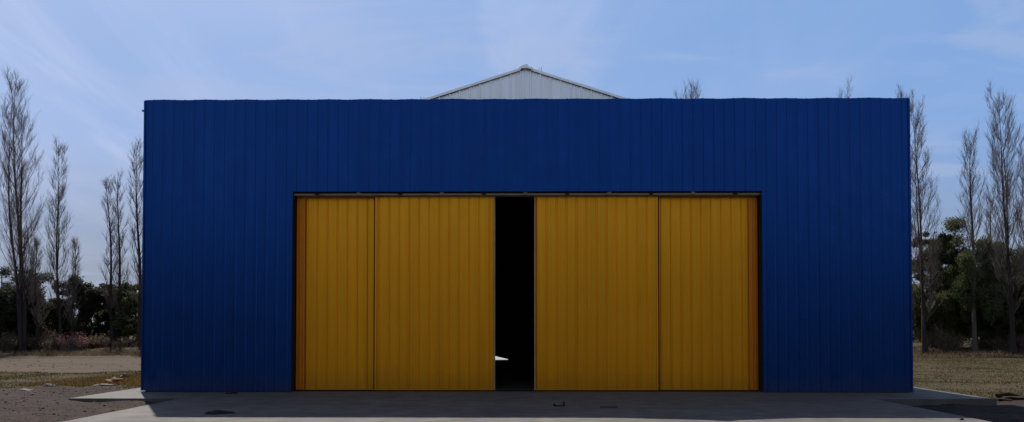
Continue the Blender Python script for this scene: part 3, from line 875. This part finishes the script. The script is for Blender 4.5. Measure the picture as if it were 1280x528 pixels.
clods('earth_clods', 2200, (-20, -8.2, 12, 24), isdirt, 0.006, 0.035, M_CLOD, 'clods and pebbles in the bare earth left of the apron', 'clods', 61)
clods('stones', 2500, (8.2, 22, 12, 23), isdirt, 0.006, 0.035, M_CLOD, 'clods and pebbles in the bare earth right of the apron', 'clods', 62)
clods('track_stones', 900, (-34, -11, 22, 48), lambda x, y: (roadmask(x, y) > 0.5) | (dirtmask(x, y) > 0.5), 0.008, 0.045, M_CLOD, 'small stones on the dirt track', 'stones', 63)

# ------------------------------------------------------------------ loose things
def rock(name, loc, size, mat, label, cat, seed, group=None, sub=2, rough=0.3):
    """irregular lump, subdivided and displaced"""
    import bmesh
    bm = bmesh.new(); bmesh.ops.create_icosphere(bm, subdivisions=3, radius=1)
    rs = np.random.default_rng(seed); ph = rs.uniform(0, 10, 6)
    for v in bm.verts:
        c = v.co
        k = 1 + rough * (math.sin(c.x * 3 + ph[0]) * math.sin(c.y * 3.7 + ph[1]) + 0.6 * math.sin(c.z * 6 + ph[2] + c.x * 4) + 0.35 * math.sin(c.x * 11 + ph[3]) * math.sin(c.y * 9 + ph[4]))
        v.co = Vector((c.x * k * size[0], c.y * k * size[1], max(c.z * k, -0.35) * size[2]))
    me = bpy.data.meshes.new(name); bm.to_mesh(me); bm.free(); me.materials.append(mat)
    for p in me.polygons: p.use_smooth = True
    o = bpy.data.objects.new(name, me); COL.objects.link(o)
    o.location = (loc[0], loc[1], loc[2] + 0.33 * size[2])
    return tag(o, label, cat, group)
def ground_pt(px_, py, z=-0.17):
    d = CAMM.to_3x3() @ Vector(((px_ - 647.5) / 985, -(py - 389) / 985, -1))
    return Vector(cam.location) + d * ((z - 1.6) / d.z)
M_RUST = material('rusty_orange', (0.17, 0.08, 0.02), 0.9, 0, (0.09, 0.045, 0.015), 6, coords='Generated')
M_PALE = material('pale_rubble', (0.19, 0.175, 0.16), 0.9, 0, (0.13, 0.12, 0.11), 4, coords='Generated', spec=0.08)
M_TAN = material('tan_lump', (0.20, 0.15, 0.10), 0.9, 0, (0.13, 0.095, 0.065), 5, coords='Generated', spec=0.08)
M_BLACK = material('dark_rag', (0.018, 0.016, 0.018), 0.9, 0, (0.035, 0.03, 0.03), 5, coords='Generated', spec=0.1)
M_WOOD = material('dark_wood', (0.045, 0.032, 0.024), 0.9, 0, (0.02, 0.015, 0.012), 5, coords='Generated', spec=0.08)

def put(px_, py):
    p = ground_pt(px_, py); return (p.x, p.y, float(gz(p.x, p.y)))
rock('rubble_lump', put(141, 485), (0.20, 0.16, 0.13), M_RUST, 'orange brown lump lying at the edge of the left walkway', 'lump', 1)
rock('rubble_lump', put(149, 482), (0.10, 0.10, 0.08), M_RUST, 'small orange brown fragment just behind the orange brown lump', 'lump', 2)
rock('rubble_lump', put(155, 478), (0.15, 0.12, 0.12), M_TAN, 'small tan lump in the dead grass left of the hangar', 'lump', 3)
rock('concrete_spill', put(130, 487.5), (0.30, 0.22, 0.04), M_PALE, 'flat pale lump of spilled concrete beside the left walkway', 'rubble', 4)
rock('concrete_spill', put(62, 490), (0.15, 0.11, 0.06), M_PALE, 'small pale stone lying alone on the left verge', 'stone', 5)
# white board fragment: a bent thin plate
p = put(33, 495.5); m = MB()
for k in range(5):
    x0 = -0.22 + 0.09 * k; x1 = x0 + 0.09; z0 = 0.05 + 0.03 * math.sin(k * 1.3); z1 = 0.05 + 0.03 * math.sin((k + 1) * 1.3)
    yy = 0.14 - 0.02 * abs(k - 2)
    m.add([(x0, -yy, z0), (x1, -yy, z1), (x1, yy, z1 + .03), (x0, yy, z0 + .03), (x0, -yy, z0 - .02), (x1, -yy, z1 - .02), (x1, yy, z1 + .01), (x0, yy, z0 + .01)],
          [(0, 1, 2, 3), (7, 6, 5, 4), (0, 4, 5, 1), (2, 6, 7, 3), (0, 3, 7, 4), (1, 5, 6, 2)])
o = m.build('board_fragment', M_PALE); o.scale = (0.75, 0.7, 0.7); o.location = p; o.rotation_euler = (0, 0, 0.2)
tag(o, 'bent whitish board fragment lying on the bare earth at far left', 'board')

# crumpled dark rag on the shaded apron
rs = np.random.default_rng(5)
p = ground_pt(272, 517, 0); n = 26; vv = []; ff = []
for j_ in range(n + 1):
    for i_ in range(n + 1):
        u, v_ = i_ / n * 2 - 1, j_ / n * 2 - 1
        rr_ = max(abs(u), abs(v_)); a_ = math.atan2(v_, u)
        k_ = (1 + 0.25 * math.sin(3 * a_ + 1) + 0.12 * math.sin(7 * a_)) * rr_ / max(math.hypot(u, v_), 1e-6)
        hh = 0.055 * (1 - rr_ ** 2) * (0.6 + 0.8 * vnoise(u * 3.5 + 9, v_ * 3.5, 4)) + 0.012 * vnoise(u * 8, v_ * 8, 3)
        vv.append((u * k_ * 0.26, v_ * k_ * 0.17, float(hh)))
for j_ in range(n):
    for i_ in range(n):
        a_ = j_ * (n + 1) + i_; ff.append((a_, a_ + 1, a_ + n + 2, a_ + n + 1))
m = MB(); m.add(vv, ff); o = m.build('rag', M_BLACK, smooth=True); o.location = (p.x, p.y, -0.002)
tag(o, 'crumpled dark rag lying on the shaded concrete at the left', 'rag')
# U-shaped bracket, thin bar and stick
def bars(name, px_, py, z, boxes, rot, mat, label, cat):
    q = ground_pt(px_, py, z); m = MB()
    for b_ in boxes: m.box(*b_)
    o = m.build(name, mat, bevel=0.003); o.location = (q.x, q.y, z + 0.001); o.rotation_euler = (0, 0, rot)
    return tag(o, label, cat)
bars('metal_bracket', 699, 508, -0.003, [(-0.12, 0.12, -0.02, 0.02, 0, 0.02), (-0.12, -0.085, -0.02, 0.03, 0.021, 0.05), (0.085, 0.12, -0.02, 0.03, 0.021, 0.09)], 0.1, M_BLACK, 'small dark U-shaped metal bracket lying on the shaded apron below the doors', 'bracket')
bars('metal_bar', 760, 509.5, -0.003, [(-0.17, 0.17, -0.015, 0.015, 0, 0.018), (0.171, 0.19, -0.03, 0.03, 0, 0.014)], -0.06, M_BLACK, 'thin dark metal bar lying on the shaded apron right of the bracket', 'bar')
bars('wood_offcut', 290, 492.5, 0.0, [(-0.16, 0.12, -0.03, 0.03, 0, 0.03), (-0.02, 0.17, -0.02, 0.02, 0.031, 0.05)], 0.12, M_WOOD, 'dark wood offcut lying at the foot of the blue wall on the left', 'offcut')
rock('pebble', (ground_pt(1202, 525, 0).x, ground_pt(1202, 525, 0).y, -0.004), (0.035, 0.03, 0.03), M_CLOD, 'small dark pebble on the sunlit edge of the apron at the right', 'pebble', 8)
# dark broken branch with bark chunks on a pale soil heap at the right
p = put(1266, 501)
rock('soil_heap', (p[0] + 0.2, p[1] - 0.1, p[2]), (0.62, 0.4, 0.07), M_DIRT, 'low heap of soil at the right end of the walkway', 'soil heap', 9, rough=0.2)
segs = []
rs = np.random.default_rng(12)
for (a_, b_, r0, r1) in (((-0.5, 0, 0.16), (0.1, 0.05, 0.22), 0.10, 0.09), ((0.1, 0.05, 0.22), (0.55, -0.05, 0.15), 0.09, 0.045), ((-0.1, 0, 0.2), (-0.25, 0.2, 0.34), 0.05, 0.02), ((0.2, 0, 0.2), (0.75, -0.25, 0.10), 0.05, 0.03), ((0.0, 0, 0.2), (0.3, 0.25, 0.33), 0.04, 0.015)):
    a_ = np.array(a_); b_ = np.array(b_)
    for k in range(5):
        q0 = a_ + (b_ - a_) * k / 5; q1 = a_ + (b_ - a_) * (k + 1) / 5
        segs.append((*q0, *q1, (r0 + (r1 - r0) * k / 5) * rs.uniform(.85, 1.15), (r0 + (r1 - r0) * (k + 1) / 5) * rs.uniform(.85, 1.15)))
o = tubes('broken_log', segs, 7, M_WOOD, None); o.scale = (0.55, 0.55, 0.55); o.location = (p[0] - 0.1, p[1] + 0.05, p[2] + 0.0)
tag(o, 'short dark broken log lying on the soil heap at the right', 'log')
